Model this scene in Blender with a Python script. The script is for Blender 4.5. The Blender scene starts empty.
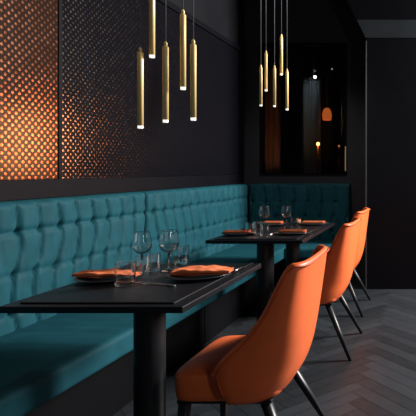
import bpy, bmesh, math, random
from mathutils import Vector, Matrix, noise
random.seed(7)
PI = math.pi
S = bpy.context.scene
COL = S.collection

# ------------------------------------------------------------------ materials
def mat(name, col, rough=.5, metal=0., spec=.5, sheen=0., coat=0., noise_amt=0., nscale=30., bump=0., bscale=200., stretch=(1,1,1)):
    m = bpy.data.materials.new(name); m.use_nodes = True
    nt = m.node_tree; b = nt.nodes['Principled BSDF']
    b.inputs['Base Color'].default_value = (*col, 1); b.inputs['Roughness'].default_value = rough
    b.inputs['Metallic'].default_value = metal; b.inputs['Specular IOR Level'].default_value = spec
    b.inputs['Sheen Weight'].default_value = sheen; b.inputs['Sheen Roughness'].default_value = .4
    b.inputs['Coat Weight'].default_value = coat
    tc = nt.nodes.new('ShaderNodeTexCoord'); mp = nt.nodes.new('ShaderNodeMapping')
    mp.inputs['Scale'].default_value = stretch
    nt.links.new(tc.outputs['Object'], mp.inputs['Vector'])
    if noise_amt:
        n = nt.nodes.new('ShaderNodeTexNoise'); n.inputs['Scale'].default_value = nscale; n.inputs['Detail'].default_value = 4
        nt.links.new(mp.outputs[0], n.inputs['Vector'])
        r = nt.nodes.new('ShaderNodeValToRGB')
        r.color_ramp.elements[0].position = .3; r.color_ramp.elements[1].position = .7
        r.color_ramp.elements[0].color = (*[c*(1-noise_amt) for c in col], 1)
        r.color_ramp.elements[1].color = (*[min(1, c*(1+noise_amt)) for c in col], 1)
        nt.links.new(n.outputs['Fac'], r.inputs['Fac']); nt.links.new(r.outputs['Color'], b.inputs['Base Color'])
    if bump:
        n2 = nt.nodes.new('ShaderNodeTexNoise'); n2.inputs['Scale'].default_value = bscale; n2.inputs['Detail'].default_value = 3
        nt.links.new(mp.outputs[0], n2.inputs['Vector'])
        bp = nt.nodes.new('ShaderNodeBump'); bp.inputs['Strength'].default_value = bump; bp.inputs['Distance'].default_value = .002
        nt.links.new(n2.outputs['Fac'], bp.inputs['Height']); nt.links.new(bp.outputs[0], b.inputs['Normal'])
    return m

def emit(name, col, strength):
    m = bpy.data.materials.new(name); m.use_nodes = True
    b = m.node_tree.nodes['Principled BSDF']
    b.inputs['Base Color'].default_value = (*col, 1)
    b.inputs['Emission Color'].default_value = (*col, 1); b.inputs['Emission Strength'].default_value = strength
    return m

M_WALL = mat('black_paint', (.0065, .0062, .0085), .5, noise_amt=.25, nscale=3, spec=.25)
M_BACK = mat('lifted_black_paint', (.030, .030, .037), .6, noise_amt=.15, nscale=3, spec=.2)  # black paint lightened in place of ambient light missing on the back wall
M_TRIM = mat('black_lacquer', (.0032, .0032, .0050), .6, spec=.09, noise_amt=.15, nscale=8)
M_CEIL = mat('black_ceiling', (.006, .006, .008), .8, spec=.2, noise_amt=.2, nscale=4)
M_TEAL = mat('teal_velvet', (.0095, .066, .085), .6, spec=.10, sheen=0., noise_amt=.14, nscale=9, bump=.10, bscale=260)
M_PLINTH = mat('plinth_black', (.0022, .0022, .0030), .65, spec=.08, noise_amt=.2, nscale=10)
M_LEATHER = mat('orange_leather', (.84, .150, .038), .45, spec=.38, noise_amt=.05, nscale=12, bump=.10, bscale=320)
M_PIPING = mat('orange_piping', (.55, .085, .022), .5, spec=.35, noise_amt=.05, nscale=30)
M_LEG = mat('black_leg', (.010, .010, .012), .38, spec=.5, noise_amt=.2, nscale=20)
M_TABLE = mat('blackened_oak', (.0068, .0080, .0105), .34, spec=.42, noise_amt=.45, nscale=14, bump=.12, bscale=60, stretch=(14, 1.2, 6))
M_COLUMN = mat('black_steel', (.011, .011, .013), .45, spec=.4, noise_amt=.15, nscale=16)
M_PLATE = mat('slate_plate', (.030, .033, .036), .32, spec=.5, noise_amt=.2, nscale=40)
M_NAPKIN = mat('terracotta_linen', (.80, .21, .085), .8, spec=.15, noise_amt=.10, nscale=25, bump=.25, bscale=500)
M_BRASS = mat('brushed_brass', (.86, .62, .25), .45, metal=.1, noise_amt=.06, nscale=20, stretch=(8, 8, .5))
M_CORD = mat('dark_cord', (.13, .13, .14), .6, noise_amt=.1, nscale=40)
M_STEEL = mat('steel', (.62, .62, .62), .25, metal=1., noise_amt=.05, nscale=20)
M_TIP = emit('lit_diffuser', (1., .95, .88), 1.0)
M_DARKWOOD = mat('umber_wood', (.10, .038, .016), .45, spec=.3, noise_amt=.4, nscale=6, stretch=(8, 8, .6))
M_CURTAIN = mat('grey_curtain', (.18, .22, .24), .85, spec=.1, noise_amt=.2, nscale=8, stretch=(6, 6, .6))
M_BULBW = emit('white_bulb', (1., .96, .9), 14)
M_BULBO = emit('amber_bulb', (1., .42, .10), 9)
M_SHADEO = emit('amber_shade', (1., .22, .04), .5)
M_AMBER = mat('amber_glass', (.30, .11, .03), .25, spec=.5, noise_amt=.05)
M_BEAM = mat('grey_plaster', (.018, .022, .026), .6, spec=.3, noise_amt=.15, nscale=5)
M_ALU = mat('satin_metal', (.30, .31, .34), .3, metal=1., noise_amt=.06, nscale=12)

def glass_mat(name, col=(1, 1, 1), ior=1.52):
    m = bpy.data.materials.new(name); m.use_nodes = True
    nt = m.node_tree; nt.nodes.remove(nt.nodes['Principled BSDF'])
    g = nt.nodes.new('ShaderNodeBsdfGlass'); g.inputs['IOR'].default_value = ior; g.inputs['Roughness'].default_value = .0
    g.inputs['Color'].default_value = (*col, 1)
    nt.links.new(g.outputs[0], nt.nodes['Material Output'].inputs['Surface'])
    return m
M_GLASS = glass_mat('clear_glass')

def pane_mat():
    m = bpy.data.materials.new('smoked_pane'); m.use_nodes = True
    nt = m.node_tree; nt.nodes.remove(nt.nodes['Principled BSDF'])
    t = nt.nodes.new('ShaderNodeBsdfTransparent'); t.inputs['Color'].default_value = (.78, .78, .80, 1)
    g = nt.nodes.new('ShaderNodeBsdfGlossy'); g.inputs['Roughness'].default_value = .04; g.inputs['Color'].default_value = (.5, .5, .5, 1)
    f = nt.nodes.new('ShaderNodeFresnel'); f.inputs['IOR'].default_value = 1.35
    x = nt.nodes.new('ShaderNodeMixShader')
    nt.links.new(f.outputs[0], x.inputs[0]); nt.links.new(t.outputs[0], x.inputs[1]); nt.links.new(g.outputs[0], x.inputs[2])
    nt.links.new(x.outputs[0], nt.nodes['Material Output'].inputs['Surface'])
    return m
M_PANE = pane_mat()

def stud_mat(name, ground, stud, pitch, radius, rough, seed=0.):
    """staggered rows of small metal studs on a dark ground, laid out in metres on the wall (object y, z)"""
    m = bpy.data.materials.new(name); m.use_nodes = True
    nt = m.node_tree; N = nt.nodes; L = nt.links; b = N['Principled BSDF']
    tc = N.new('ShaderNodeTexCoord'); sp = N.new('ShaderNodeSeparateXYZ'); L.new(tc.outputs['Object'], sp.inputs[0])
    def mth(op, a, c=None):
        n = N.new('ShaderNodeMath'); n.operation = op
        for i, v in enumerate((a, c)):
            if v is None: continue
            if isinstance(v, (int, float)): n.inputs[i].default_value = v
            else: L.new(v, n.inputs[i])
        return n.outputs[0]
    u = mth('DIVIDE', sp.outputs['Y'], pitch); v = mth('DIVIDE', sp.outputs['Z'], pitch)
    ds = []; ids = []
    for off in (0., .5):
        uo = mth('ADD', u, off+seed); vo = mth('ADD', v, off)
        fu = mth('SUBTRACT', mth('FRACT', uo), .5); fv = mth('SUBTRACT', mth('FRACT', vo), .5)
        ds.append(mth('SQRT', mth('ADD', mth('MULTIPLY', fu, fu), mth('MULTIPLY', fv, fv))))
        cx = N.new('ShaderNodeCombineXYZ'); L.new(mth('FLOOR', uo), cx.inputs[0]); L.new(mth('FLOOR', vo), cx.inputs[1]); cx.inputs[2].default_value = off*7
        ids.append(cx.outputs[0])
    d = mth('MINIMUM', ds[0], ds[1])
    pick = mth('LESS_THAN', ds[1], ds[0])
    mixv = N.new('ShaderNodeMix'); mixv.data_type = 'VECTOR'
    L.new(pick, mixv.inputs[0]); L.new(ids[0], mixv.inputs[4]); L.new(ids[1], mixv.inputs[5])
    wn = N.new('ShaderNodeTexWhiteNoise'); wn.noise_dimensions = '3D'; L.new(mixv.outputs[1], wn.inputs['Vector'])
    mask = mth('LESS_THAN', d, radius)
    height = mth('MAXIMUM', mth('SUBTRACT', radius, d), 0.)
    mc = N.new('ShaderNodeMix'); mc.data_type = 'RGBA'
    L.new(mask, mc.inputs[0]); mc.inputs[6].default_value = (*ground, 1)
    mv = N.new('ShaderNodeMix'); mv.data_type = 'RGBA'; L.new(wn.outputs['Value'], mv.inputs[0])
    mv.inputs[6].default_value = (*[c*.72 for c in stud], 1); mv.inputs[7].default_value = (*stud, 1)
    L.new(mv.outputs[2], mc.inputs[7]); L.new(mc.outputs[2], b.inputs['Base Color'])
    L.new(mask, b.inputs['Metallic'])
    rr = mth('ADD', mth('MULTIPLY', wn.outputs['Value'], .05), rough)
    L.new(rr, b.inputs['Roughness']); b.inputs['Specular IOR Level'].default_value = .12
    bp = N.new('ShaderNodeBump'); bp.inputs['Strength'].default_value = .35; bp.inputs['Distance'].default_value = .004
    L.new(height, bp.inputs['Height']); L.new(bp.outputs[0], b.inputs['Normal'])
    return m
M_STUD = stud_mat('studded_bronze_panel', (.0055, .0053, .0072), (.36, .29, .24), .0385, .155, .185)
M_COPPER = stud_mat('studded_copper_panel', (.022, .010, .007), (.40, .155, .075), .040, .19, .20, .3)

def floor_mat():
    m = mat('smoked_oak_herringbone', (.026, .029, .032), .42, spec=.4, bump=.15, bscale=90)
    nt = m.node_tree; b = nt.nodes['Principled BSDF']
    g = nt.nodes.new('ShaderNodeNewGeometry'); r = nt.nodes.new('ShaderNodeValToRGB')
    r.color_ramp.elements[0].color = (.008, .0095, .0115, 1); r.color_ramp.elements[1].color = (.034, .039, .045, 1)
    n = nt.nodes.new('ShaderNodeTexNoise'); n.inputs['Scale'].default_value = 12; n.inputs['Detail'].default_value = 5
    a = nt.nodes.new('ShaderNodeMath'); a.operation = 'MULTIPLY_ADD'; a.inputs[1].default_value = .6
    tc = nt.nodes.new('ShaderNodeTexCoord'); nt.links.new(tc.outputs['Object'], n.inputs['Vector'])
    nt.links.new(g.outputs['Random Per Island'], a.inputs[0])
    s = nt.nodes.new('ShaderNodeMath'); s.operation = 'MULTIPLY'; s.inputs[1].default_value = .45
    nt.links.new(n.outputs['Fac'], s.inputs[0]); nt.links.new(s.outputs[0], a.inputs[2])
    nt.links.new(a.outputs[0], r.inputs['Fac']); nt.links.new(r.outputs['Color'], b.inputs['Base Color'])
    return m
M_FLOOR = floor_mat()

# ------------------------------------------------------------------ mesh helpers
def obj(name, bm, m, parent=None, smooth=True, loc=(0, 0, 0), rotz=0, norm=True):
    if norm: bmesh.ops.recalc_face_normals(bm, faces=bm.faces)
    me = bpy.data.meshes.new(name); bm.to_mesh(me); bm.free()
    me.materials.append(m)
    for p in me.polygons: p.use_smooth = smooth
    o = bpy.data.objects.new(name, me); COL.objects.link(o)
    o.location = loc; o.rotation_euler = (0, 0, rotz)
    if parent: o.parent = parent
    return o

def tag(o, label, cat, group=None):
    o['label'] = label; o['category'] = cat
    if group: o['group'] = group
    return o

def thing(name, label, cat, loc=(0, 0, 0), rotz=0, group=None):
    o = bpy.data.objects.new(name, None); COL.objects.link(o); o.empty_display_size = .1
    o.location = loc; o.rotation_euler = (0, 0, rotz)
    return tag(o, label, cat, group)

def struct(o):
    o['kind'] = 'structure'; return o

def dup(root, loc, rotz, label, group=None):
    r = root.copy(); COL.objects.link(r); r.location = loc; r.rotation_euler = (0, 0, rotz); r['label'] = label
    if group: r['group'] = group
    for ch in list(root.children):
        c = ch.copy(); COL.objects.link(c); c.parent = r
        for g in list(ch.children):
            d = g.copy(); COL.objects.link(d); d.parent = c
    return r

def box(bm, x0, x1, y0, y1, z0, z1, bev=0, seg=2):
    vs = [bm.verts.new((x, y, z)) for x in (x0, x1) for y in (y0, y1) for z in (z0, z1)]
    idx = [(0, 1, 3, 2), (4, 6, 7, 5), (0, 4, 5, 1), (2, 3, 7, 6), (0, 2, 6, 4), (1, 5, 7, 3)]
    fs = [bm.faces.new([vs[i] for i in f]) for f in idx]
    if bev:
        es = list({e for f in fs for e in f.edges})
        bmesh.ops.bevel(bm, geom=es, offset=bev, segments=seg, affect='EDGES', profile=.5)
    return bm

def boxo(name, m, dims, parent=None, bev=0, smooth=False, seg=2):
    bm = bmesh.new(); box(bm, *dims, bev=bev, seg=seg); return obj(name, bm, m, parent, smooth=smooth)

def dense(prof):
    out = [prof[0]]
    for a, b in zip(prof, prof[1:]):
        L = math.hypot(b[0]-a[0], b[1]-a[1])
        if L > .004:
            for s in ([.0006/L] + [k/4 for k in (1, 2, 3)] + [1-.0006/L]): out.append((a[0]+(b[0]-a[0])*s, a[1]+(b[1]-a[1])*s))
        out.append(b)
    return out

def lathe(bm, prof, seg=40, c=(0, 0)):
    """prof: list of (r, z); closed surface when it starts and ends on the axis"""
    rings = []
    for r, z in prof:
        if r < 1e-6: rings.append([bm.verts.new((c[0], c[1], z))])
        else: rings.append([bm.verts.new((c[0]+r*math.cos(2*PI*k/seg), c[1]+r*math.sin(2*PI*k/seg), z)) for k in range(seg)])
    for a, b in zip(rings, rings[1:]):
        for k in range(seg):
            k2 = (k+1) % seg
            if len(a) == 1 and len(b) == 1: continue
            if len(a) == 1: bm.faces.new((a[0], b[k], b[k2]))
            elif len(b) == 1: bm.faces.new((a[k], a[k2], b[0]))
            else: bm.faces.new((a[k], a[k2], b[k2], b[k]))
    return bm

def tube(bm, pts, rad, seg=10, closed_ends=True):
    pts = [Vector(p) for p in pts]; rings = []
    rads = rad if isinstance(rad, (list, tuple)) else [rad]*len(pts)
    up = Vector((0, 0, 1))
    for i, p in enumerate(pts):
        t = (pts[min(i+1, len(pts)-1)] - pts[max(i-1, 0)]).normalized()
        ref = up if abs(t.dot(up)) < .95 else Vector((1, 0, 0))
        a = t.cross(ref).normalized(); b = t.cross(a).normalized()
        rings.append([bm.verts.new(p + a*math.cos(2*PI*k/seg)*rads[i] + b*math.sin(2*PI*k/seg)*rads[i]) for k in range(seg)])
    for a, b in zip(rings, rings[1:]):
        for k in range(seg):
            bm.faces.new((a[k], a[(k+1) % seg], b[(k+1) % seg], b[k]))
    if closed_ends:
        bm.faces.new(rings[0]); bm.faces.new(list(reversed(rings[-1])))
    return bm

def lerp_table(tab, t):
    """smooth interpolation of rows over their first column"""
    n = len(tab)
    for i in range(n-1):
        if t <= tab[i+1][0] or i == n-2:
            a, b = tab[i], tab[i+1]
            s = max(0, min(1, (t-a[0])/(b[0]-a[0])))
            pm, pn = tab[max(i-1, 0)], tab[min(i+2, n-1)]
            out = []
            for k in range(1, len(a)):
                h = b[0]-a[0]
                ma = (b[k]-pm[k])/max(1e-6, b[0]-pm[0])*h; mb = (pn[k]-a[k])/max(1e-6, pn[0]-a[0])*h
                s2, s3 = s*s, s*s*s
                out.append((2*s3-3*s2+1)*a[k]+(s3-2*s2+s)*ma+(-2*s3+3*s2)*b[k]+(s3-s2)*mb)
            return out

# ------------------------------------------------------------------ the room
WX, BY, CZ = -2.05, 5.35, 3.2
# floor: herringbone boards, one mesh
bm = bmesh.new()
PW, n = .085, 6
rot = Matrix.Rotation(math.radians(45), 2)
def plank(x0, y0, w, h):
    e = .0012
    q = [(x0*PW+e, y0*PW+e), ((x0+w)*PW-e, y0*PW+e), ((x0+w)*PW-e, (y0+h)*PW-e), (x0*PW+e, (y0+h)*PW-e)]
    P = [rot @ Vector(p) for p in q]; c = sum(P, Vector((0, 0)))/4
    if -2.1 < c.x < 3.0 and -.3 < c.y+1.0 < 6.6:
        bm.faces.new([bm.verts.new((p.x, min(p.y+1.0, 5.36), 0)) for p in P])
for k in range(-130, 131):
    for m_ in range(-12, 13):
        plank(k+2*n*m_, k, n, 1); plank(k-1+2*n*m_, k, 1, n)
bad = [f for f in bm.faces if f.calc_area() < 1e-5]
bmesh.ops.delete(bm, geom=bad, context='FACES')
for f in bm.faces:
    if f.normal.z < 0: f.normal_flip()
box(bm, -2.2, 3.1, -.6, BY+.1, -.05, -.002)
struct(obj('floor', bm, M_FLOOR, smooth=False, norm=False))
struct(boxo('ceiling', M_CEIL, (-2.2, 3.1, -.6, BY+.1, CZ, CZ+.08)))
struct(boxo('wall_left', M_WALL, (WX-.12, WX, -.6, BY+.12, 0, CZ)))
# back wall with an opening for the smoked glass
GX0, GX1, GZ0, GZ1 = -1.875, -.915, 1.14, 2.60
bm = bmesh.new()
box(bm, WX, GX0, BY, BY+.12, 0, CZ); box(bm, GX1, 3.0, BY, BY+.12, 0, CZ)
box(bm, GX0, GX1, BY, BY+.12, 0, GZ0); box(bm, GX0, GX1, BY, BY+.12, GZ1, CZ)
struct(obj('wall_back', bm, M_BACK, smooth=False))
bm = bmesh.new(); fw = .022
box(bm, GX0, GX0+fw, BY-.012, BY+.1, GZ0, GZ1); box(bm, GX1-fw, GX1, BY-.012, BY+.1, GZ0, GZ1)
box(bm, GX0+fw, GX1-fw, BY-.012, BY+.1, GZ0, GZ0+fw); box(bm, GX0+fw, GX1-fw, BY-.012, BY+.1, GZ1-fw, GZ1)
box(bm, -1.43, -1.415, BY+.03, BY+.06, GZ0+fw, GZ1-fw)
struct(obj('window_1', bm, M_TRIM, smooth=False))
w1 = bpy.data.objects['window_1']
pn = boxo('pane', M_PANE, (GX0+fw, GX1-fw, BY+.042, BY+.048, GZ0+fw, GZ1-fw), w1)
# a short brass pull strip low on the right frame of the glass
boxo('pull_strip', M_BRASS, (GX1-.020, GX1-.008, BY-.026, BY-.012, 1.19, 1.46), w1, bev=.003)

# left wall dressing: studded panels in dark frames, rail above the banquette
def panel(name, y0, y1, z0, z1, x, th, m, rad=0):
    bm = bmesh.new(); pts = [(y0, z0), (y1, z0)]
    if rad: pts += [(y1-rad+rad*math.cos(a), z1-rad+rad*math.sin(a)) for a in [PI/2*k/10 for k in range(11)]]
    else: pts.append((y1, z1))
    pts.append((y0, z1))
    f = [bm.verts.new((x+th, y, z)) for y, z in pts]; b = [bm.verts.new((x, y, z)) for y, z in pts]
    bm.faces.new(f); bm.faces.new(list(reversed(b)))
    for i in range(len(pts)):
        j = (i+1) % len(pts); bm.faces.new((f[i], b[i], b[j], f[j]))
    return struct(obj(name, bm, m, smooth=False))
panel('wall_panel', 2.685, 5.18, 1.152, 2.46, WX, .012, M_STUD, .05)
panel('wall_panel', .6, 2.655, 1.152, 2.95, WX, .012, M_COPPER)
struct(boxo('trim_1', M_TRIM, (WX, WX+.022, .6, 5.19, 1.05, 1.15), bev=.004))
struct(boxo('trim_2', M_TRIM, (WX, WX+.018, 2.657, 2.683, 1.15, 2.95), bev=.003))
bm = bmesh.new()
box(bm, WX, WX+.03, 5.19, 5.25, 0, CZ-.002)
struct(obj('trim_3', bm, M_TRIM, smooth=False))
struct(boxo('trim_4', M_TRIM, (WX, WX+.02, 2.685, 5.189, 2.47, 2.52), bev=.004))

# pillar at the right with a flared head, satin metal corner bead
bm = bmesh.new()
PX0, PX1, PY0, PY1 = -.645, .02, 4.88, 5.345
prof = [(0, 0), (2.52, 0), (2.90, .19), (CZ-.004, .33)]
rings = []
for z, e in prof:
    rings.append([bm.verts.new(p) for p in ((PX0-e, PY0, z), (PX1+e, PY0, z), (PX1+e, PY1, z), (PX0-e, PY1, z))])
for a, b in zip(rings, rings[1:]):
    for k in range(4): bm.faces.new((a[k], a[(k+1) % 4], b[(k+1) % 4], b[k]))
bm.faces.new(rings[0]); bm.faces.new(rings[-1])
struct(obj('pillar', bm, M_TRIM, smooth=False))
pl = bpy.data.objects['pillar']
boxo('corner_bead', M_ALU, (PX0-.006, PX0+.008, PY0-.008, PY0+.004, .0, 2.50), pl, bev=.002)
bm = bmesh.new()
vs = [(PX0-.002, PY0-.006, 2.53), (PX1, PY0-.006, 2.53), (PX1+.09, PY0-.006, 2.71), (PX0-.092, PY0-.006, 2.71)]
f = [bm.verts.new(v) for v in vs]; b = [bm.verts.new((v[0], PY0-.0005, v[2])) for v in vs]
bm.faces.new(f); bm.faces.new(list(reversed(b)))
for i in range(4): bm.faces.new((f[i], b[i], b[(i+1) % 4], f[(i+1) % 4]))
obj('head_band', bm, M_BEAM, pl, smooth=False)

# the dark adjoining room seen through the glass
bm = bmesh.new()
box(bm, -3.6, .4, 8.0, 8.1, 0, CZ); box(bm, -3.6, -3.5, 5.48, 8.0, 0, CZ); box(bm, .3, .4, 5.48, 8.0, 0, CZ)
struct(obj('wall_beyond', bm, M_WALL, smooth=False))
bm = bmesh.new()
box(bm, -3.5, .3, 5.48, 8.0, -.05, 0); struct(obj('floor_beyond', bm, M_WALL, smooth=False))
bm = bmesh.new()
box(bm, -3.5, .3, 5.48, 8.0, CZ, CZ+.05); struct(obj('ceiling_beyond', bm, M_CEIL, smooth=False))

def P(px, py, d):     # point of the place seen at a pixel of the photo, at distance d
    return Vector(((px-430)/485*d, d, 1.2+(170-py)/485*d))

# brown timber screen on the left beyond the glass: uprights on a frame
t = thing('timber_screen', 'brown timber slatted screen standing behind the left side of the smoked glass', 'screen', (0, 0, 0))
bm = bmesh.new(); box(bm, -2.32, -2.02, 6.52, 6.56, .0, 2.55, bev=.006); obj('board', bm, M_DARKWOOD, t, smooth=False)
bm = bmesh.new()
for k in range(5): box(bm, -2.31+.062*k, -2.285+.062*k, 6.49, 6.52, .02, 2.52)
obj('slat', bm, M_DARKWOOD, t, smooth=False)
# grey curtain
bm = bmesh.new(); nx = 40; rows = []
for j in range(30):
    z = .02 + 2.50*j/29
    rows.append([bm.verts.new((-1.80+.24*i/nx, 6.9+.022*math.sin(i*1.15+.3*math.sin(z*2)), z)) for i in range(nx+1)])
for a, b in zip(rows, rows[1:]):
    for i in range(nx): bm.faces.new((a[i], a[i+1], b[i+1], b[i]))
cu = obj('curtain', bm, M_CURTAIN); md = cu.modifiers.new('thickness', 'SOLIDIFY'); md.thickness = .004
tag(cu, 'pale grey hanging curtain lit from above behind the smoked glass', 'curtain')
# small ceiling spotlight
def hang_spot(px, py, d, label, bulb, r):
    p = P(px, py, d); t = thing('spotlight', label, 'lamp', p)
    bm = bmesh.new(); lathe(bm, [(0, .10), (.03, .10), (.034, .015), (.028, .012), (.026, .03), (0, .03)], 20); obj('housing', bm, M_LEG, t)
    bm = bmesh.new(); tube(bm, [(0, 0, .10), (0, 0, CZ-p.z)], .006, 8); obj('stem', bm, M_LEG, t)
    bm = bmesh.new(); bmesh.ops.create_icosphere(bm, subdivisions=3, radius=r); obj('bulb', bm, bulb, t)
    return p
sp = hang_spot(315, 77, 6.62, 'small white spotlight glowing high behind the smoked glass', M_BULBW, .019)
hang_spot(332, 69, 7.0, 'dim spotlight at the upper right behind the smoked glass', emit('faint_bulb', (.8, .85, 1), .5), .012)
# orange drum shade, hanging
p = P(327, 115, 6.9); t = thing('drum_pendant', 'dim orange glass shade hanging in the dark room behind the smoked glass', 'lamp', p)
bm = bmesh.new(); lathe(bm, [(0, .10), (.03, .098), (.055, .06), (.068, .0), (.060, -.07), (.052, -.075), (.052, -.07), (.06, 0), (.05, .05), (.02, .085), (0, .09)], 28); obj('lamp_shade', bm, M_SHADEO, t)
bm = bmesh.new(); tube(bm, [(0, 0, .09), (0, 0, CZ-p.z)], .005, 8); obj('cord', bm, M_CORD, t)
# slim floor lamps with amber bulbs
def slim_lamp(px, py, d, r, label, bulb):
    p = P(px, py, d); t = thing('slim_floor_lamp', label, 'lamp', (p.x, p.y, 0))
    bm = bmesh.new(); lathe(bm, [(0, 0), (.11, 0), (.11, .012), (.02, .02), (0, .02)], 28); obj('base', bm, M_LEG, t)
    bm = bmesh.new(); tube(bm, [(0, 0, .015), (0, 0, p.z-r)], .010, 10); obj('pole', bm, mat('copper_pole', (.75, .25, .08), .25, metal=1., noise_amt=.05), t)
    bm = bmesh.new(); bmesh.ops.create_icosphere(bm, subdivisions=3, radius=r); bmesh.ops.translate(bm, vec=(0, 0, p.z), verts=bm.verts); obj('bulb', bm, bulb, t)
    return p
am = slim_lamp(318, 144, 6.6, .024, 'slim lamp with a bright amber bulb behind the smoked glass', M_BULBO)
slim_lamp(339, 146, 7.2, .014, 'slim lamp with a faint amber bulb at the right behind the smoked glass', emit('faint_amber', (1, .35, .1), .8))

# ------------------------------------------------------------------ banquettes
TOP, SEAT = 1.052, .447
def back_cushion(length, z0, z1, T, s=.128, rows=(.905, .705, .52), seed=0, crease=1.0, depth=1.5):
    """tufted back: local x along the length, front face towards -y; returns bmesh"""
    bm = bmesh.new(); nu = int(length/.0095); nv = int((z1-z0)/.0095)
    off = seed*3.7
    def disp(u, z):
        k = 0
        bend = .026*math.sin(z*11+seed) + .012*noise.noise(Vector((u*3, z*6, off)))
        uu = u + bend
        c = uu/s; fr = abs(c-round(c))*2            # 0 on a pleat, 1 between
        pl = math.exp(-(fr/.14)**2)
        d = -.012*pl + .004*(1-math.exp(-(fr/.6)**2))
        for zr in rows:
            dz = (z-zr-.008*noise.noise(Vector((u*2, zr, off))))
            d -= crease*(.008 if zr == rows[0] else .0045)*math.exp(-(dz/.013)**2)
            d -= .014*math.exp(-((fr*s/2)/.016)**2 - (dz/.019)**2)
        d += .0042*noise.noise(Vector((u*16, z*5, off+9))) + 0.0042*noise.noise(Vector((u*42, z*9, off+4)))
        return d*depth
    front = []
    R = .035
    for j in range(nv+1):
        z = z0+(z1-z0)*j/nv; row = []
        for i in range(nu+1):
            u = length*i/nu
            eu = min(u, length-u); ez = (z1-z)
            fall = 0
            for e, rr in ((eu, R*.55), (ez, R)):
                if e < rr: fall += rr-math.sqrt(max(0, rr*rr-(rr-e)**2))
            y = -(T + disp(u, z)*min(1, (min(eu, ez)+.004)/.03)) + min(fall, T*.8)
            row.append(bm.verts.new((u, y, z)))
        front.append(row)
    for a, b in zip(front, front[1:]):
        for i in range(nu): bm.faces.new((a[i], a[i+1], b[i+1], b[i]))
    # flat rear and rim
    def rear(v): return bm.verts.new((v.co.x, 0, v.co.z))
    border = [front[0][i] for i in range(nu+1)] + [front[j][nu] for j in range(1, nv+1)] + [front[nv][i] for i in range(nu-1, -1, -1)] + [front[j][0] for j in range(nv-1, 0, -1)]
    rb = [rear(v) for v in border]
    for i in range(len(border)):
        j = (i+1) % len(border); bm.faces.new((border[i], border[j], rb[j], rb[i]))
    bm.faces.new(list(reversed(rb)))
    return bm

def seat_cushion(length, depth, z0, z1, seed=0):
    """local x along length, back edge at y=0, front at y=-depth, with a rounded front and small wrinkles"""
    bm = bmesh.new(); prof = [(0, z0), (0, z1)]
    r = .026
    prof = [(0., z1-.004)]
    for k in range(1, 15): prof.append((-(depth-r)*k/14, z1-.004+.006*math.sin(PI*k/14)))
    for k in range(1, 7): a = PI/2*k/6; prof.append((-(depth-r)-r*math.sin(a), z1-r+r*math.cos(a)-.004))
    for k in range(1, 7): prof.append((-depth, z1-r-.004-(z1-r-z0-.012)*k/6))
    prof += [(-depth+.012, z0), (0, z0)]
    nu = int(length/.018); rings = []
    for i in range(nu+1):
        u = length*i/nu
        e = min(u, length-u); sh = .010*max(0, 1-e/.02)**2
        ring = []
        for k, (y, z) in enumerate(prof):
            w = .0028*noise.noise(Vector((u*26+seed, z*7, y*5))) if 0 < k < len(prof)-2 else 0
            ring.append(bm.verts.new((u, y-w*1.2, z+w-(sh if k < 22 else 0))))
        rings.append(ring)
    for a, b in zip(rings, rings[1:]):
        for k in range(len(prof)): bm.faces.new((a[k], a[(k+1) % len(prof)], b[(k+1) % len(prof)], b[k]))
    bm.faces.new(rings[0]); bm.faces.new(list(reversed(rings[-1])))
    return bm

FX, PXF, BX = -1.42, -1.55, -1.95      # seat front, plinth front, back face (left wall run)
def wall_banquette(y0, y1, label, seed, seat_len=None):
    # local +x runs along world +y, local -y faces the room (+x)
    t = thing('banquette', label, 'banquette', (WX+.001, y0, 0), PI/2, 'teal banquette round the corner')
    L = y1-y0-.006
    obj('backrest', back_cushion(L, SEAT-.02, TOP, BX-WX, seed=seed), M_TEAL, t)
    obj('seat', seat_cushion(seat_len or L, FX-BX+.09, .335, SEAT, seed), M_TEAL, t).location = (0, -.012, 0)
    bm = bmesh.new(); box(bm, 0, seat_len or L, -(PXF-WX), -.005, 0, .334, bev=.003); obj('plinth', bm, M_PLINTH, t, smooth=False)
    return t
wall_banquette(.75, 3.34, 'near teal tufted banquette section along the left wall beside the foreground table', 1.3)
wall_banquette(3.342, 5.196, 'teal tufted banquette section along the left wall between its near end and the corner', 4.1)
t = thing('banquette', 'darker teal tufted banquette section against the back wall behind the far table', 'banquette', (-1.945, BY-.001, 0), 0, 'teal banquette round the corner')
obj('backrest', back_cushion(1.075, SEAT-.02, TOP, .148, s=.152, rows=(.86, .705, .55), seed=7.7, crease=.25), M_TEAL, t)
c = obj('seat', seat_cushion(.545, .53, .335, SEAT, 5), M_TEAL, t); c.location = (.532, -.12, 0)
bm = bmesh.new(); box(bm, .41, 1.07, -.56, -.005, 0, .334, bev=.003); obj('plinth', bm, M_PLINTH, t, smooth=False)

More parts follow.
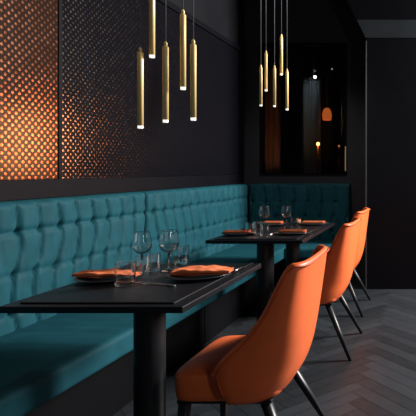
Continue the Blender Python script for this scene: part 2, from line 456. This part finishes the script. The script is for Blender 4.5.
# ------------------------------------------------------------------ tables
def table(x0, x1, y0, y1, cols, label):
    cx, cy = (x0+x1)/2, (y0+y1)/2
    t = thing('dining_table', label, 'table', (cx, cy, 0), 0, 'black dining tables')
    a, b = (x1-x0)/2, (y1-y0)/2
    bm = bmesh.new(); box(bm, -a, a, -b, b, .722, .7445, bev=.003)
    obj('tabletop', bm, M_TABLE, t, smooth=False)
    top = t.children[0]
    bm = bmesh.new(); box(bm, -a+.045, a-.045, -b+.035, b-.035, .7446, .75, bev=.002)
    obj('inset_panel', bm, M_TABLE, top, smooth=False)
    bm = bmesh.new(); box(bm, -a+.03, a-.03, -b+.04, b-.04,   .7155, .7219, bev=.001); obj('apron', bm, M_COLUMN, t, smooth=False)
    for yc in cols:
        bm = bmesh.new(); lathe(bm, [(0, .016), (.057, .016), (.057, .0168), (.057, .7146), (.057, .7154), (0, .7154)], 48, (0, yc-cy)); cl = obj('leg', bm, M_COLUMN, t); cl.data.set_sharp_from_angle(angle=.6)
        bm = bmesh.new(); box(bm, -.16, .20, yc-cy-.13, yc-cy+.13, 0, .0158, bev=.004); obj('foot_plate', bm, M_COLUMN, cl, smooth=False)
    return t
T1 = (-1.44, -.824, 1.615, 2.37); T2 = (-1.455, -.825, 3.14, 4.20)
table(*T1, [1.96], 'near black oak dining table on one round column, in the foreground')
table(*T2, [3.36, 4.03], 'far black oak dining table on two round columns, in front of the corner')
TZ = .75

# ------------------------------------------------------------------ chairs
SH = [(.345, .014, .187, .235), (.40, -.008, .222, .25), (.47, -.022, .248, .256), (.52, .012, .258, .258), (.58, .076, .267, .258),
      (.66, .140, .276, .256), (.74, .182, .285, .252), (.80, .207, .292, .246), (.85, .222, .298, .238)]
def chair_proto():
    t = thing('dining_chair', 'chair', 'chair', group='orange leather dining chairs')
    bm = bmesh.new(); NV, NS = 30, 48; outer = []; inner = []
    def ring(v, th):
        z = SH[0][0]+(SH[-1][0]-SH[0][0])*v
        xf, xb, b = lerp_table(SH, z); e = 2/(2.9+.7*v)
        out = []
        for k in range(NS+1):
            ph = -PI/2+PI*k/NS
            cx, sy = math.cos(ph), math.sin(ph)
            xx = (xb-xf-th)*abs(cx)**e; yy = (b-th)*math.copysign(abs(sy)**e, sy)
            zz = z
            if v > .8: zz -= ((v-.8)/.2)**2*.026*(1-min(1, abs(cx)**e/.45))**2
            out.append(Vector((xf+xx, yy, zz)))
        return out
    th = .026
    for j in range(NV+1):
        outer.append([bm.verts.new(p) for p in ring(j/NV, 0)]); inner.append([bm.verts.new(p) for p in ring(j/NV, th)])
    for A, flip in ((outer, 0), (inner, 1)):
        for a, b in zip(A, A[1:]):
            for k in range(NS):
                q = (a[k], a[k+1], b[k+1], b[k]); bm.faces.new(q if not flip else tuple(reversed(q)))
    loop_o = [outer[j][0] for j in range(NV+1)] + outer[NV][1:] + [outer[j][NS] for j in range(NV-1, -1, -1)]
    loop_i = [inner[j][0] for j in range(NV+1)] + inner[NV][1:] + [inner[j][NS] for j in range(NV-1, -1, -1)]
    # rounded rim between outer and inner faces
    mids = []
    for i, (o, q) in enumerate(zip(loop_o, loop_i)):
        a = loop_o[max(i-1, 0)].co; b = loop_o[min(i+1, len(loop_o)-1)].co
        tan = (b-a).normalized(); side = (q.co-o.co)
        nrm = tan.cross(side).normalized()
        centre = Vector((.0, 0, .5))
        if nrm.dot(((o.co+q.co)/2)-Vector((.15, 0, .48))) < 0: nrm = -nrm
        mids.append(bm.verts.new((o.co+q.co)/2+nrm*.009))
    for i in range(len(loop_o)-1):
        bm.faces.new((loop_o[i], loop_o[i+1], mids[i+1], mids[i])); bm.faces.new((mids[i], mids[i+1], loop_i[i+1], loop_i[i]))
    bm.faces.new([*outer[0], *reversed(inner[0])])
    pip = [v.co.copy() for v in loop_o]
    sh = obj('backrest', bm, M_LEATHER, t)
    # stitched piping just inside the outer edge
    bm = bmesh.new(); tube(bm, [p + (Vector((.006, 0, -.004))) * 1 + Vector((0, math.copysign(.0006, p.y), 0)) for p in pip[2:-2]], .0032, 6)
    obj('piping', bm, M_PIPING, sh)
    # seat cushion: superellipse plan, puffed top
    bm = bmesh.new(); rings = []; NK = 64
    lev = [(.345, .95), (.350, .985), (.37, 1.0), (.405, 1.008), (.430, 1.008), (.4385, 1.0), (.4435, .982), (.447, .95), (.452, .82), (.457, .6), (.460, .3)]
    for z, k in lev:
        r = []
        for q in range(NK):
            a = 2*PI*q/NK; e = 2/6.5
            cx = math.copysign(abs(math.cos(a))**e, math.cos(a)); sy = math.copysign(abs(math.sin(a))**e, math.sin(a))
            r.append(bm.verts.new((-.014+.198*k*cx, .216*k*sy*(1-.04*cx), z)))
        rings.append(r)
    for a, b in zip(rings, rings[1:]):
        for q in range(NK): bm.faces.new((a[q], a[(q+1) % NK], b[(q+1) % NK], b[q]))
    bm.faces.new(rings[-1]); bm.faces.new(list(reversed(rings[0])))
    obj('seat', bm, M_LEATHER, t)
    bm = bmesh.new(); box(bm, -.195, .16, -.195, .195, .327, .3445, bev=.006); obj('seat_base', bm, M_LEG, t, smooth=False)
    for top, bot in (((-.170, -.178), (-.190, -.205)), ((-.170, .178), (-.190, .205)), ((.130, -.165), (.288, -.255)), ((.130, .165), (.288, .255))):
        bm = bmesh.new(); prev = None
        for zz, hw in ((.3265, .021), (.16, .0165), (.0, .0105)):
            s = (.3265-zz)/.3265; c = Vector((top[0]+(bot[0]-top[0])*s, top[1]+(bot[1]-top[1])*s, zz))
            ring_ = []
            for q in range(12):
                a = 2*PI*q/12; e = .6
                ring_.append(bm.verts.new(c+Vector((hw*math.copysign(abs(math.cos(a))**e, math.cos(a)), hw*math.copysign(abs(math.sin(a))**e, math.sin(a)), 0))))
            if prev:
                for q in range(12): bm.faces.new((prev[q], prev[(q+1) % 12], ring_[(q+1) % 12], ring_[q]))
            else: bm.faces.new(ring_)
            prev = ring_
        bm.faces.new(list(reversed(prev)))
        obj('leg', bm, M_LEG, t)
    return t
ch = chair_proto()
ch.location = (-.75, 2.0, 0); ch['label'] = 'large orange leather dining chair drawn up to the near table, in the foreground'
dup(ch, (-.79, 3.31, 0), 0, 'orange leather dining chair in the middle, at the near seat of the far table')
dup(ch, (-.84, 4.22, 0), 0, 'rearmost orange leather dining chair, partly hidden behind the middle chair')

# ------------------------------------------------------------------ tableware
def plate_bm(r):
    return lathe(bmesh.new(), [(0, 0), (r*.62, 0), (r*.68, .002), (r*.96, .010), (r, .0125), (r*.985, .0145), (r*.93, .0125), (r*.68, .0055), (r*.6, .0045), (0, .0045)], 56)
plates = {}
def plate(x, y, label, r=.118):
    o = obj('plate', plate_bm(r), M_PLATE, loc=(x, y, TZ+.0005)); return tag(o, label, 'plate', 'dark plates on the tables')
plate(-1.322, 2.0, 'dark plate on the near table, banquette side, under the rounded orange napkin')
plate(-.966, 2.045, 'dark plate on the near table, chair side, under the flat orange napkin')
plate(-1.335, 3.39, 'dark plate on the far table, near setting on the banquette side')
plate(-.958, 3.43, 'dark plate on the far table, near setting on the chair side')
plate(-1.30, 3.96, 'dark plate on the far table, far setting on the banquette side')
plate(-.956, 4.00, 'dark plate on the far table, far setting on the chair side')

def folded_napkin(L, W, H, seed, taper=.0, layers=3):
    """one cloth folded over itself: an S-shaped ribbon section run along x"""
    bm = bmesh.new(); nu = 44; th = .0022; gap = (H-th)/(layers-1)
    sec = []
    nn = 14
    for l in range(layers):
        vs = [-.5+k/nn for k in range(nn+1)]
        if l % 2: vs.reverse()
        for v in vs: sec.append((v*(.97-.05*l), l*gap, l))
        if l < layers-1:
            sgn = 1 if l % 2 == 0 else -1
            for a in (.25, .5, .75):
                sec.append((sgn*(.485-.025*l + .018*math.sin(PI*a)), (l+a)*gap, l+a))
    rings = []
    for i in range(nu+1):
        u = i/nu; w = W*(1-taper*abs(2*u-1)**2.2); lift = 1-.55*abs(2*u-1)**3
        ring = []
        for (v, h, l) in sec:
            wob = noise.noise(Vector((u*5+seed, v*3, l*.6)))
            x = (u-.5)*L*(1+.02*noise.noise(Vector((v*4, l*2, seed))))+.004*l
            y = v*w + .006*noise.noise(Vector((u*3, l, seed+5)))
            z = (h*lift*(1+.55*wob) + (.004*(1+noise.noise(Vector((u*7+seed, v*5, 2)))) if l > 1.2 else 0))
            ring.append(Vector((x, y, max(z, 0)+.0003*l)))
        rings.append(ring)
    m = len(sec); A = [[bm.verts.new(p) for p in r] for r in rings]
    for a, b in zip(A, A[1:]):
        for k in range(m-1): bm.faces.new((a[k], a[k+1], b[k+1], b[k]))
    return bm
def solid(o, t=.002):
    md = o.modifiers.new('cloth', 'SOLIDIFY'); md.thickness = t; md.offset = 1
    sd = o.modifiers.new('soft', 'SUBSURF'); sd.levels = 1; sd.render_levels = 1
    return o
NZ = TZ+.0135
o = solid(obj('napkin', folded_napkin(.258, .092, .013, 1.0, .35), M_NAPKIN, loc=(-1.337, 2.0, NZ+.001), rotz=math.radians(-4)))
tag(o, 'rounded folded orange napkin on the banquette side plate of the near table', 'napkin', 'orange napkins')
o = solid(obj('napkin', folded_napkin(.238, .115, .016, 5.2, .42), M_NAPKIN, loc=(-.968, 2.055, NZ+.002), rotz=math.radians(5)))
tag(o, 'flat folded orange napkin on the chair side plate of the near table', 'napkin', 'orange napkins')

def rolled_napkin(L, R, seed):
    bm = bmesh.new(); nu, na = 24, 46; A = []
    for i in range(nu+1):
        u = i/nu; row = []
        for k in range(na+1):
            a = 2*PI*2.3*k/na; r = R*(.30+.70*k/na)*(1+.06*noise.noise(Vector((u*6, a, seed))))
            row.append(bm.verts.new(((u-.5)*L+.006*math.sin(a*.5), r*math.cos(a)*1.35, R+r*math.sin(a)*.88)))
        A.append(row)
    for a, b in zip(A, A[1:]):
        for k in range(na): bm.faces.new((a[k], a[k+1], b[k+1], b[k]))
    return bm
for (x, y, L, a, s, lab) in ((-1.34, 3.375, .172, 0, 1, 'rolled orange napkin on the far table, near banquette side plate'),
                             (-.962, 3.41, .182, -6, 2, 'rolled orange napkin on the far table, near chair side plate'),
                             (-1.285, 3.98, .150, 0, 3, 'rolled orange napkin on the far table behind the wine glasses'),
                             (-.957, 4.00, .176, 0, 4, 'rolled orange napkin on the far table at the far chair side corner')):
    o = obj('napkin', rolled_napkin(L, .0145, s), M_NAPKIN, loc=(x, y, TZ+.0055), rotz=math.radians(a))
    md = o.modifiers.new('cloth', 'SOLIDIFY'); md.thickness = .0018
    tag(o, lab, 'napkin', 'orange napkins')

# glassware
def spl(pr):
    q = []
    for i in range(len(pr)-1):
        a, b = pr[i], pr[i+1]; pm, pn = pr[max(i-1, 0)], pr[min(i+2, len(pr)-1)]
        for s in (0, .25, .5, .75):
            h = [.5*(2*a[k]+(b[k]-pm[k])*s+(2*pm[k]-5*a[k]+4*b[k]-pn[k])*s*s+(3*a[k]-pm[k]-3*b[k]+pn[k])*s**3) for k in (0, 1)]
            q.append((max(h[0], 0), h[1]))
    q.append(pr[-1]); return q
def wine_glass_parts(t, R=.040, H=.190):
    hb = H*.56                                  # bowl height
    z0 = H-hb
    out = [(0, z0), (R*.30, z0+.004), (R*.68, z0+hb*.13), (R*.95, z0+hb*.30), (R, z0+hb*.42), (R*.97, z0+hb*.6), (R*.86, z0+hb*.85), (R*.79, H)]
    inn = [(r-.0009 if r > .002 else 0, z) for r, z in reversed(out[1:])]
    bm = bmesh.new(); lathe(bm, dense(spl(out)+spl([(r, z+(.0022 if i > 2 else 0)) for i, (r, z) in enumerate(inn)]+[(0, z0+.006)])), 48)
    obj('bowl', bm, M_GLASS, t)
    bm = bmesh.new(); lathe(bm, [(0, .0072), (.0055, .0072), (.0036, .02), (.0034, z0*.6), (.0046, z0-.001), (0, z0-.0005)], 16); obj('stem', bm, M_GLASS, t)
    bm = bmesh.new(); lathe(bm, [(0, 0), (R*.84, 0), (R*.86, .0015), (R*.5, .0035), (.006, .007), (0, .007)], 40); obj('foot', bm, M_GLASS, t)
def wine_glass(x, y, label, R=.040, H=.19):
    t = thing('wine_glass', label, 'glass', (x, y, TZ+.0004), 0, 'wine glasses'); wine_glass_parts(t, R, H); return t
def tumbler(x, y, label, R=.036, H=.088):
    bm = bmesh.new(); seg = 48
    lathe(bm, dense([(0, 0), (R*.88, 0), (R*.92, .003), (R*.955, H*.40), (R, H), (R-.0014, H+.0003), (R*.955-.0018, H*.46), (R*.82, .013), (0, .012)]), seg)
    # faceted foot: cut ridges round the lower third
    for v in bm.verts:
        r = math.hypot(v.co.x, v.co.y)
        if r > R*.84 and .001 < v.co.z < H*.42:
            k = 1-.055*(.5+.5*math.cos(14*math.atan2(v.co.y, v.co.x))); v.co.x *= k; v.co.y *= k
    o = obj('tumbler', bm, M_GLASS, loc=(x, y, TZ+.0004)); return tag(o, label, 'glass', 'water tumblers')
def at(px, py):                                  # table point under a pixel
    d = (1.2-TZ)*485/(py-170); return ((px-430)/485*d, d)
x, y = at(125.2, 285); tumbler(x, y, 'short tumbler nearest the front on the near table, before the rounded napkin', .037, .088)
x, y = at(142, 272); wine_glass(x, y, 'left one of the two wine glasses on the near table', .038, .176)
x, y = at(137.5, 276.5); tumbler(x, y+.035, 'tumbler on the near table at the left foot of the left wine glass', .026, .082)
x, y = at(154, 271); tumbler(x, y, 'tumbler on the near table just right of the left wine glass', .026, .078)
x, y = at(169, 271); wine_glass(x, y, 'right one of the two wine glasses on the near table, beside the flat napkin', .040, .181)
x, y = at(179, 265); tumbler(x, y+.02, 'tumbler on the near table behind the right wine glass', .034, .088)
x, y = at(264.5, 228.5); wine_glass(x, y, 'left one of the two wine glasses on the far table', .040, .170)
x, y = at(286.5, 228); wine_glass(x, y, 'right one of the two wine glasses on the far table', .038, .172)
x, y = at(250, 235.0); tumbler(x, y, 'leftmost tumbler on the far table, beside the rolled napkin', .029, .085)
x, y = at(257, 234); tumbler(x-.004, y+.035, 'tumbler on the far table, second from the left', .028, .085)
x, y = at(265, 235.0); tumbler(x, y, 'tumbler on the far table in front of the left wine glass', .028, .085)
x, y = at(292, 226.5); tumbler(x+.02, y+.02, 'tumbler on the far table just right of the right wine glass', .032, .07)
x, y = at(298.5, 224.5)
t = thing('tealight_holder', 'tiny amber candle holder on the far table beside the right wine glass', 'candle holder', (x, y, TZ+.0003))
bm = bmesh.new(); lathe(bm, [(0, 0), (.016, 0), (.019, .004), (.019, .044), (.0165, .044), (.016, .008), (0, .008)], 24); obj('cup', bm, M_AMBER, t)
bm = bmesh.new(); lathe(bm, [(0, .0082), (.0155, .0082), (.0155, .026), (.002, .026), (.001, .034), (0, .034)], 20); obj('candle', bm, mat('wax', (.45, .36, .22), .6, noise_amt=.03), t)

# cutlery: knife and fork lying along the plates
def knife(x, y, rz, label, L=.21):
    t = thing('knife', label, 'cutlery', (x, y, TZ+.0006), rz, 'table knives')
    bm = bmesh.new(); pts = [(0, -.004), (.095*L/.21, -.009), (.118*L/.21, -.0065), (.124*L/.21, .0), (.118*L/.21, .004), (0, .004)]
    a = [bm.verts.new((p[0], p[1], .0016)) for p in pts]; b = [bm.verts.new((p[0], p[1], .0002)) for p in pts]
    bm.faces.new(a); bm.faces.new(list(reversed(b)))
    for i in range(len(pts)): bm.faces.new((a[i], b[i], b[(i+1) % len(pts)], a[(i+1) % len(pts)]))
    obj('blade', bm, M_STEEL, t, smooth=False)
    bm = bmesh.new(); tube(bm, [(-.095*L/.21, 0, .004), (-.06*L/.21, 0, .0045), (-.0005, 0, .003)], [.0036, .0042, .0028], 10); obj('handle', bm, M_STEEL, t)
def fork(x, y, rz, label, L=.20):
    t = thing('fork', label, 'cutlery', (x, y, TZ+.0006), rz, 'table forks')
    bm = bmesh.new(); tube(bm, [(-.10, 0, .0035), (-.05, 0, .004), (.0495, 0, .003)], [.0042, .0034, .0024], 10); obj('handle', bm, M_STEEL, t)
    bm = bmesh.new(); box(bm, .05, .064, -.010, .010, .001, .003)
    for k in range(4): box(bm, .0641, .10, -.010+.0055*k, -.0072+.0055*k, .001, .0028)
    obj('tines', bm, M_STEEL, t, smooth=False)
knife(-.862, 2.23, PI/2, 'steel knife on the near table along its chair side edge, past the flat napkin')
fork(-1.075, 1.90, math.radians(160), 'steel fork on the near table just in front of the flat napkin plate')
knife(-.862, 3.58, PI/2, 'steel knife on the far table along its chair side edge, between the plates')
fork(-1.10, 3.44, PI/2, 'steel fork on the far table left of the near chair side plate')

# ------------------------------------------------------------------ pendants
def pendant(px, ytop, ybot, d, label, group, first=[None]):
    p = P(px, ybot, d)
    L = .312
    if first[0] is None:
        t = thing('pendant_lamp', label, 'lamp', p, 0, group)
        bm = bmesh.new(); lathe(bm, [(0, .0095), (.0108, .0095), (.0108, L-.018), (.0100, L-.016), (0, L-.016)], 28); obj('tube', bm, M_BRASS, t)
        bm = bmesh.new(); lathe(bm, [(0, L-.0158), (.0062, L-.0158), (.0062, L-.002), (.0035, L+.004), (0, L+.004)], 20); obj('cap', bm, M_BRASS, t)
        bm = bmesh.new(); lathe(bm, [(0, -.001), (.0085, -.001), (.0098, .0005), (.0098, .0094), (0, .0094)], 24); obj('diffuser', bm, M_TIP, t)
        bm = bmesh.new(); tube(bm, [(0, 0, L+.0035), (0, 0, 1.1), (0, 0, 1.92)], .0020, 8); obj('cord', bm, M_CORD, t)
        first[0] = t
    else:
        t = dup(first[0], p, 0, label, group)
    for c in t.children:      # each cord reaches the ceiling from its own height
        if c.name.startswith('cord'):
            c.data = c.data.copy()
            for v in c.data.vertices:
                if v.co.z > 1.5: v.co.z = CZ-.0005-p.z
    return t
GA, GB = 'brass tube pendants over the near table', 'brass tube pendants over the far table'
for px, yb, d, lab in ((140.4, 128.2, 1.90, 'leftmost and lowest brass tube pendant over the near table'),
                       (152, 57.5, 1.92, 'highest brass tube pendant over the near table, running out of the top of the photo'),
                       (165.6, 122.3, 1.90, 'middle one of the five brass tube pendants over the near table'),
                       (183, 89.5, 1.92, 'second brass tube pendant from the right over the near table'),
                       (193.3, 120.2, 1.90, 'rightmost brass tube pendant over the near table')):
    pendant(px, 0, yb, d, lab, GA)
for px, yb, d, lab in ((260.9, 106, 3.72, 'leftmost brass tube pendant over the far table'),
                       (266, 91, 3.78, 'second brass tube pendant from the left over the far table'),
                       (274.5, 106.7, 3.72, 'middle one of the five brass tube pendants over the far table'),
                       (281.4, 75, 3.78, 'highest brass tube pendant over the far table'),
                       (287, 110, 3.72, 'rightmost and lowest brass tube pendant over the far table')):
    pendant(px, 0, yb, d, lab, GB)

# ------------------------------------------------------------------ light
def area(name, loc, target, sx, sy, energy, col, spread=PI):
    l = bpy.data.lights.new(name, 'AREA'); l.shape = 'RECTANGLE'; l.size = sx; l.size_y = sy; l.energy = energy; l.color = col; l.spread = spread
    o = bpy.data.objects.new(name, l); COL.objects.link(o); o.location = loc
    o.rotation_euler = (Vector(target)-Vector(loc)).to_track_quat('-Z', 'Y').to_euler(); return o
def spot(name, loc, target, energy, col, ang, blend=.6, r=.05):
    l = bpy.data.lights.new(name, 'SPOT'); l.energy = energy; l.color = col; l.spot_size = math.radians(ang); l.spot_blend = blend; l.shadow_soft_size = r
    o = bpy.data.objects.new(name, l); COL.objects.link(o); o.location = loc
    o.rotation_euler = (Vector(target)-Vector(loc)).to_track_quat('-Z', 'Y').to_euler(); return o
area('assumed_window_light', (2.6, 4.4, 2.7), (-1.2, 2.6, .8), 1.0, 1.1, 500, (1., .98, .96))  # assumed daylight from out of view on the right; no window is built there
area('front_glint_fill', (1.9, -.45, 1.95), (-1.1, 2.2, .9), .15, 1.0, 12, (.92, .96, 1.))  # added narrow fill beside the camera, for highlights on the glasses
area('assumed_warm_light', (-.06, 4.80, 1.48), (-2.05, 2.5, 1.4), .5, .6, 3.0, (1., .43, .20), math.radians(60))  # assumed warm source just out of frame, without a fixture, for the orange stud glow
spot('corner_fill_spot', (-.95, 3.5, CZ-.05), (-1.36, 5.1, .7), 60, (1., .95, .88), 62, .8, .10)  # added fill from above to brighten the back banquette and far table
spot('table_fill_spot', (-1.0, 1.75, CZ-.05), (-1.12, 2.0, .75), 16, (1., .95, .88), 34, .8, .10)  # added fill over the near table to lift the napkins
spot('curtain_spot', (sp.x-.03, sp.y-.12, sp.z+.25), (-1.69, 6.9, 2.2), 6, (.8, .93, 1.), 46, .9)
spot('screen_fill_spot', (-2.0, 5.75, 1.3), (-2.2, 6.5, 1.75), 9, (1., .5, .22), 80)  # added unseen spot to bring out the brown of the timber screen
w = bpy.data.worlds.new('room_ambient'); S.world = w; w.use_nodes = True
w.node_tree.nodes['Background'].inputs['Color'].default_value = (.55, .68, .85, 1)
w.node_tree.nodes['Background'].inputs['Strength'].default_value = .045

# ------------------------------------------------------------------ camera
cam = bpy.data.cameras.new('camera'); co = bpy.data.objects.new('camera', cam); COL.objects.link(co)
co.location = (0, 0, 1.2); co.rotation_euler = (PI/2, 0, 0)
cam.sensor_width = 36; cam.lens = 36*485/416
cam.shift_x = -(430-208)/416; cam.shift_y = -(208-170)/416
cam.clip_start = .05
S.camera = co
S.view_settings.view_transform = 'Standard'; S.view_settings.look = 'None'
S.view_settings.gamma = 1; S.view_settings.exposure = 0.0; S.view_settings.use_curve_mapping = False
S.cycles.use_denoising = True
